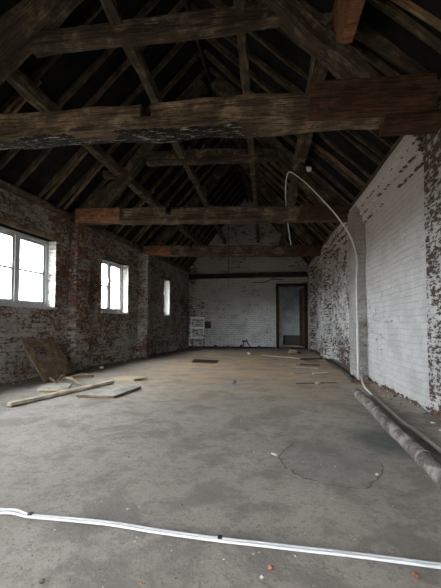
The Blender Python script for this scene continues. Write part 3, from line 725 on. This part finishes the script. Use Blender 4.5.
# scattered boards near the door
W_ = M['plank']; WP = M['plank_pale']
fb = [((262, 355.6), (302, 359.2), .05, .02, WP, 'thin pale lath reaching diagonally towards the right wall before the doorway'),
      ((300, 360), (334, 358.6), .1, .03, M['rust'], 'dark board near the foot of the right wall pier'),
      ((303, 361.8), (326, 360.8), .08, .02, M['greyboard'], 'grey-white board just before the dark one'),
      ((274, 364.2), (296, 365), .28, .012, WP, 'wide yellowish board lying flat, leftmost of those before the doorway'),
      ((300, 365.2), (320, 366), .1, .03, M['doorwood'], 'orange brown board behind the palest narrow one'),
      ((292, 367.4), (318, 368.8), .07, .02, WP, 'cream narrow board in the middle of the scattered boards'),
      ((292, 374.2), (304, 373), .07, .015, M['greyboard'], 'small grey board left of the white strip'),
      ((313, 374.2), (327, 373.2), .05, .02, M['white'], 'small white painted strip near the right wall'),
      ((296, 384), (336, 383), .03, .01, M['rust'], 'thin dark lath nearest the camera among the scattered boards')]
for p0, p1, w, th, mt, lb in fb: plank('board', p0, p1, w, th, mt, lb, 'board', group='boards scattered before the doorway')
a = fl(289, 354); mb = MB(); mb.box((a.x, a.y, 0), (a.x + .24, a.y + .2, .14)); o = mb.make('wooden_block', M['plank']); tag(o, 'small square wooden block before the doorway', 'block')
mb = MB(); b = fl(297, 354); mb.blob((b.x + .06, b.y, .04), .07, 4); tag(mb.make('rubble_lump', M['rust']), 'dark lump right beside the wooden block', 'rubble')

# pipes
def pipe(name, pts, r, mat, label, cat, n=8, seg=10, parent=None):
    mb = MB(); mb.tube(smooth_path(pts, n), r, seg); o = mb.make(name, mat, parent, smooth=True)
    return tag(o, label, cat) if label else o
root = thing('lagged_pipe', fl(351, 390), 'thick dirty grey lagged pipe lying along the foot of the right wall', 'pipe')
r0 = .053; A = fl(352, 396); A.z = r0; A.x += .05; B = fl(424, 467); B.z = r0; dAB = (B - A).normalized(); E_ = A + dAB * 5.2; E_.z = r0
n = 70; pts = []; rs = []
for k in range(n + 1):
    t_ = k / n; q_ = A.lerp(E_, t_); q_.x += .02 * noise.noise(V((q_.y * .9, 0, 0))); pts.append(q_); rs.append(r0 * (1 + .14 * noise.noise(V((q_.y * 3.5, 3, 1)))))
mb = MB(); mb.tube(pts, rs, 16); mb.make('pipe_body', M['lag'], root, smooth=True)
for t_ in (.012, .2, .42):
    k = int(t_ * n) ; q_ = A.lerp(E_, t_); mb = MB(); mb.tube([q_, q_ + dAB * .035], r0 * 1.12, 16); mb.make('pipe_collar', M['lag'], root, smooth=True)
mb = MB(); mb.tube([A - dAB * .03, A + dAB * .02], r0 * .8, 16); mb.make('pipe_mouth', M['black'], root, smooth=True)
# white overhead water pipe
base = on(357.5, 377, (1, 0, 0), XR - p1d - .03); base.z = 0
yP = P1[0] - .03; xP = XR - p1d - .0
up_pts = [V((xP - .0, yP, .01)), V((xP, yP, .8)), V((xP, yP, 1.6))]
for (px, py, Y) in ((357, 262, 5.88), (354.5, 247, 5.9), (348, 232.5, 5.92), (336, 215, 5.95), (322.6, 200, 6.02), (308, 185, 6.15), (297, 176, 6.28), (289.5, 172, 6.38), (286.5, 178, 6.5), (285.5, 190, 6.68), (286, 205, 6.85), (288, 225, 6.95), (291, 245, 7.0)):
    up_pts.append(onY(px, py, Y))
pipe('water_pipe', up_pts, .012, M['pvc'], 'thin white plastic pipe rising up the right pier and looping over a tie beam', 'pipe', 6, 8)
pipe('pipe_sleeve', [V((xP - .005, yP - .035, .0)), V((xP - .005, yP - .035, 1.0))], .02, M['pvc'], 'short fatter white conduit standing at the foot of the right wall pier', 'pipe', 3, 10)
fp = [(362.5, 377, .12), (363, 382, .06)] + [(x_, y2, .02) for x_, y2 in ((364, 385.5), (371.6, 393), (386, 406.5), (402, 421), (416, 429), (441, 449.6), (470, 473))]
cp = [onY(361.5, 374, 5.9)]; cp[0].z = .22; cp[0].x = xP + .05; q_ = cp[0].copy(); q_.z = .06; cp.append(q_)
for x_, y2 in ((364, 386), (371.6, 394), (386, 407.5), (402, 422), (416, 431), (441, 451), (470, 474)): q_ = fl(x_, y2, .02); cp.append(q_)
pipe('floor_pipe', cp, .015, M['cream_pipe'], 'thin cream pipe running along the floor between the lagged pipe and white wall', 'pipe', 8, 8)
hp = [(311, 349.5), (316, 352), (323, 357), (329, 362), (336, 366.5), (343, 371), (349, 376), (353, 381)]
pipe('black_hose', [fl(x_ , y2, .03) for x_, y2 in hp], .03, M['black_hose'], 'dark dusty hose snaking along the foot of the far right wall', 'hose', 6, 8)
# foreground white cable pair
ca = [(-22, 507), (0, 509.5), (14, 510), (29, 514.2), (60, 517), (110, 522), (160, 530), (219, 538), (290, 546), (360, 554), (441, 564.5), (475, 569)]
root = thing('twin_cable', fl(219, 538), 'twin white flexible conduit lying across the floor in the foreground', 'cable')
for off, nm in ((-1, 'conduit'), (1, 'conduit')):
    P_ = []
    for k, (x_, y2) in enumerate(ca):
        q_ = fl(x_, y2 + 1.5, .009); sep_ = .0075 if k > 2 else .013
        q_.y += off * sep_; q_.x += off * sep_ * .2; P_.append(q_)
    mb = MB(); mb.tube(smooth_path(P_, 6), .0063, 8); mb.make(nm, M['pvc'], root, smooth=True)
for x_, y2 in ((29, 514.5), (219.5, 538.5), (-12, 508)):
    q_ = fl(x_, y2, .014); e = V((1, -.1, 0)); mb = MB(); q_ = fl(x_, y2 + 1.5, .009); mb.box((q_.x - .008, q_.y - .004, .003), (q_.x + .01, q_.y + .018, .0195)); mb.make('tape_band', M['black'], root)

# ------------------------------------------------------------------ things at the far wall
YF = YB - .12
def yb(px, py, Y=YF): return onY(px, py, Y)
root = thing('metal_rack', V((yb(197, 347).x, YF, 0)), 'pale grey open metal rack standing against the far wall by the left corner', 'rack')
xl, xr_ = yb(191.3, 330).x, yb(204, 330).x; zt, zm, zb_ = yb(197, 318).z, yb(197, 328).z, yb(197, 337.7).z
for x_ in (xl, xr_): mb = MB(); mb.box((x_ - .022, YF - .04, zb_ if x_ == xl else zb_ + .1), (x_ + .022, YF, zt + .02)); mb.make('post', M['steel'], root)
for x_ in (xl, xr_): mb = MB(); mb.box((x_ - .015 + (.04 if x_ == xl else 0), YF - .03, 0), (x_ + .015 + (.04 if x_ == xl else 0), YF, zb_ + (.1 if x_ == xr_ else 0))); o = mb.make('leg', M['rust'], root); o['label'] = 'rusty dark lower leg'
for z_, h_ in ((zt, .08), (zm, .09), (zb_, .06)): mb = MB(); mb.box((xl - .02, YF - .06, z_ - h_ / 2), (xr_ + .02, YF - .005, z_ + h_ / 2)); mb.make('rail', M['steel'], root)
a = yb(205, 321.5, YB); b = yb(211, 328.5, YB); mb = MB(); mb.box((a.x, YB - .06, b.z), (b.x, YB - .005, a.z)); tag(mb.make('junction_box', M['rust']), 'small dark box fixed on the far wall right of the rack', 'box')
for k, (px, s_, lb) in enumerate(((212.5, .12, 'grey rubble mound at the far wall just right of the rack'), (226, .1, 'grey rubble mound at the far wall left of the tangled wire'), (259, .11, 'grey rubble mound at the far wall right of the tangled wire'))):
    q_ = fl(px, 349.5); mb = MB(); mb.blob((q_.x, YB - .16, .05), s_, k + 20, flat=.7); tag(mb.make('rubble_lump', M['stone']), lb, 'rubble', 'rubble at the far wall')
q_ = fl(241, 350); q_.y = YB - .25; P_ = [V((q_.x + dx, q_.y + dy, z_)) for dx, dy, z_ in ((-.1, 0, .03), (-.05, .05, .14), (.0, 0, .06), (.05, .04, .22), (.02, -.05, .3), (.12, .02, .27), (.16, 0, .33), (.2, .03, .22), (.3, -.03, .04), (.12, -.05, .03), (-.02, -.04, .04))]
pipe('tangled_wire', P_, .022, M['black'], 'tangled black wire heaped at the foot of the far wall', 'wire', 6, 6)
a = yb(253, 282.5, YB - .04); b = yb(284, 279.5, YB - .04); P_ = [a, a.lerp(b, .4) + V((0, 0, -.03)), a.lerp(b, .6) + V((0, 0, .05)), b]
pipe('wall_cable', P_, .02, M['black_hose'], 'short dark cable sagging on the far wall left above the doorway', 'cable', 5, 6)
a = onY(228.3, 224, 9.2); b = onY(228.3, 281, 9.2); pipe('hanging_wire', [a, a.lerp(b, .5) + V((.01, 0, 0)), b], .008, M['black'], 'thin dark wire hanging from the third roof truss', 'wire', 4, 5)
# lamp on the right purlin
q_ = onY(308.5, 169, 5.75); root = thing('bare_bulb', q_, 'small bare bulb on a holder under the right purlin', 'lamp')
mb = MB(); mb.tube([q_ + V((-.12, .02, .12)), q_ + V((-.03, .01, .04))], .02, 8); mb.make('holder', M['black'], root, smooth=True)
mb = MB(); mb.tube([q_ + V((-.03, 0, .04)), q_ + V((-.005, 0, .01)), q_ + V((.02, 0, -.015)), q_ + V((.04, 0, -.035))], [.02, .04, .045, .02], 10); mb.make('glass_bulb', M['bulb'], root, smooth=True)

# ------------------------------------------------------------------ crumbs
def crumb(name, px, py, r, mat, label, cat, sd, group):
    q_ = fl(px, py); mb = MB(); mb.blob((q_.x, q_.y, r * .4), r, sd, flat=.55); tag(mb.make(name, mat), label, cat, group)
crumb('brick_fragment', 415.5, 577, .017, M['brickbit'], 'orange red brick crumb at the bottom right, in front of the white conduit', 'brick fragment', 1, 'brick crumbs')
crumb('brick_fragment', 271, 569, .014, M['brickbit'], 'orange red brick crumb in the foreground below the middle of the conduit', 'brick fragment', 2, 'brick crumbs')
crumb('brick_fragment', 141, 585, .008, M['brickbit'], 'tiny red brick crumb at the bottom edge, left of the middle', 'brick fragment', 3, 'brick crumbs')
crumb('plaster_crumb', 317.5, 384.5, .05, M['plasterbit'], 'white plaster lump on the sawdust before the scattered boards', 'plaster crumb', 4, 'plaster crumbs')
crumb('plaster_crumb', 101, 368.8, .06, M['plasterbit'], 'flat white plaster flake by the foot of the left wall', 'plaster crumb', 5, 'plaster crumbs')
crumb('plaster_crumb', 377, 475, .012, M['plasterbit'], 'pale crumb at the right end of the dried puddle outline', 'plaster crumb', 6, 'plaster crumbs')
crumb('plaster_crumb', 335, 467, .008, M['plasterbit'], 'pale crumb inside the dried puddle outline', 'plaster crumb', 7, 'plaster crumbs')
crumb('plaster_crumb', 128.5, 457.5, .010, M['stone'], 'dark pebble alone on the left half of the floor', 'pebble', 8, 'pebbles')
crumb('pebble', 182, 505.5, .009, M['stone'], 'dark pebble just above the conduit near its middle', 'pebble', 9, 'pebbles')
crumb('pebble', 245, 556, .009, M['stone'], 'dark pebble below the conduit right of its middle', 'pebble', 10, 'pebbles')
crumb('pebble', 42, 583, .014, M['stone'], 'dark pebble at the bottom left edge', 'pebble', 11, 'pebbles')
crumb('plaster_crumb', 262, 578, .009, M['plasterbit'], 'white crumb at the bottom edge below the brick crumb', 'plaster crumb', 12, 'plaster crumbs')
crumb('plaster_crumb', 128, 510, .010, M['plasterbit'], 'pale crumb above the left half of the conduit', 'plaster crumb', 13, 'plaster crumbs')
plank('cigarette_end', (271.5, 454.5), (276.5, 456.5), .012, .012, M['plasterbit'], 'small white stick left of the dried puddle outline', 'stub')
crumb('pebble', 234, 383, .05, M['stone'], 'dark lump in the open floor between the grey sheet and the lagged pipe', 'pebble', 15, 'pebbles')
crumb('plaster_crumb', 170.5, 344, .13, M['plasterbit'], 'pale lump at the foot of the left wall below the narrow window', 'plaster crumb', 16, 'plaster crumbs')
crumb('plaster_crumb', 249, 354.5, .08, M['plasterbit'], 'white scrap on the floor before the tangled wire', 'plaster crumb', 17, 'plaster crumbs')
gm = MB(); rr = random.Random(3)
for k in range(1500):
    t_ = rr.random() ** 1.6; Y = 1.1 + 10.5 * t_; X = rr.uniform(lx(Y) + .15, XR - .1)
    gm.blob((X, Y, .001), rr.uniform(.0012, .0032) * (1 + .28 * Y), k, mi=rr.choice((0, 1, 2, 2, 2, 2)), flat=.5)
for k in range(900):
    Y = rr.uniform(1.0, 4.5); X = rr.uniform(-3.0, 1.2)
    gm.blob((X, Y, .0005), rr.uniform(.0015, .0045), k + 9000, mi=rr.choice((0, 2, 2, 2)), flat=.5)
for k in range(260):
    Y = rr.uniform(3, 12.8); X = (lx(Y) + rr.uniform(.02, .25)) if k % 2 else XR - rr.uniform(.03, .2)
    gm.blob((X, Y, .004), rr.uniform(.008, .025), k + 5000, mi=rr.choice((0, 1, 2, 2, 2)), flat=.5)
o = gm.make('floor_grit', None, mats=[M['plasterbit'], M['brickbit'], M['stone']]); tag(o, 'fine grit and crumbs scattered over the whole floor', 'grit'); o['kind'] = 'stuff'

# ------------------------------------------------------------------ light: overcast sky
w = bpy.data.worlds.new('world'); SC.world = w; w.use_nodes = True; nt = w.node_tree; nt.nodes.clear()
out = nt.nodes.new('ShaderNodeOutputWorld'); bg = nt.nodes.new('ShaderNodeBackground'); nt.links.new(bg.outputs[0], out.inputs[0])
tc = nt.nodes.new('ShaderNodeTexCoord'); sx = nt.nodes.new('ShaderNodeSeparateXYZ'); nt.links.new(tc.outputs['Generated'], sx.inputs[0])
cr = nt.nodes.new('ShaderNodeValToRGB'); nt.links.new(sx.outputs['Z'], cr.inputs[0])
e = cr.color_ramp.elements; e[0].position = 0.0; e[0].color = (.13, .125, .11, 1); e[1].position = .03; e[1].color = (.66, .69, .72, 1)
x_ = cr.color_ramp.elements.new(.7); x_.color = (1.2, 1.24, 1.28, 1)
nt.links.new(cr.outputs[0], bg.inputs[0]); bg.inputs[1].default_value = 12.0

SC.view_settings.view_transform = 'Standard'; SC.view_settings.look = 'None'; SC.view_settings.gamma = 1; SC.view_settings.use_curve_mapping = False
SC.view_settings.exposure = 1.9
SC.cycles.max_bounces = 8; SC.cycles.diffuse_bounces = 6; SC.cycles.transparent_max_bounces = 16
SC.cycles.use_denoising = True
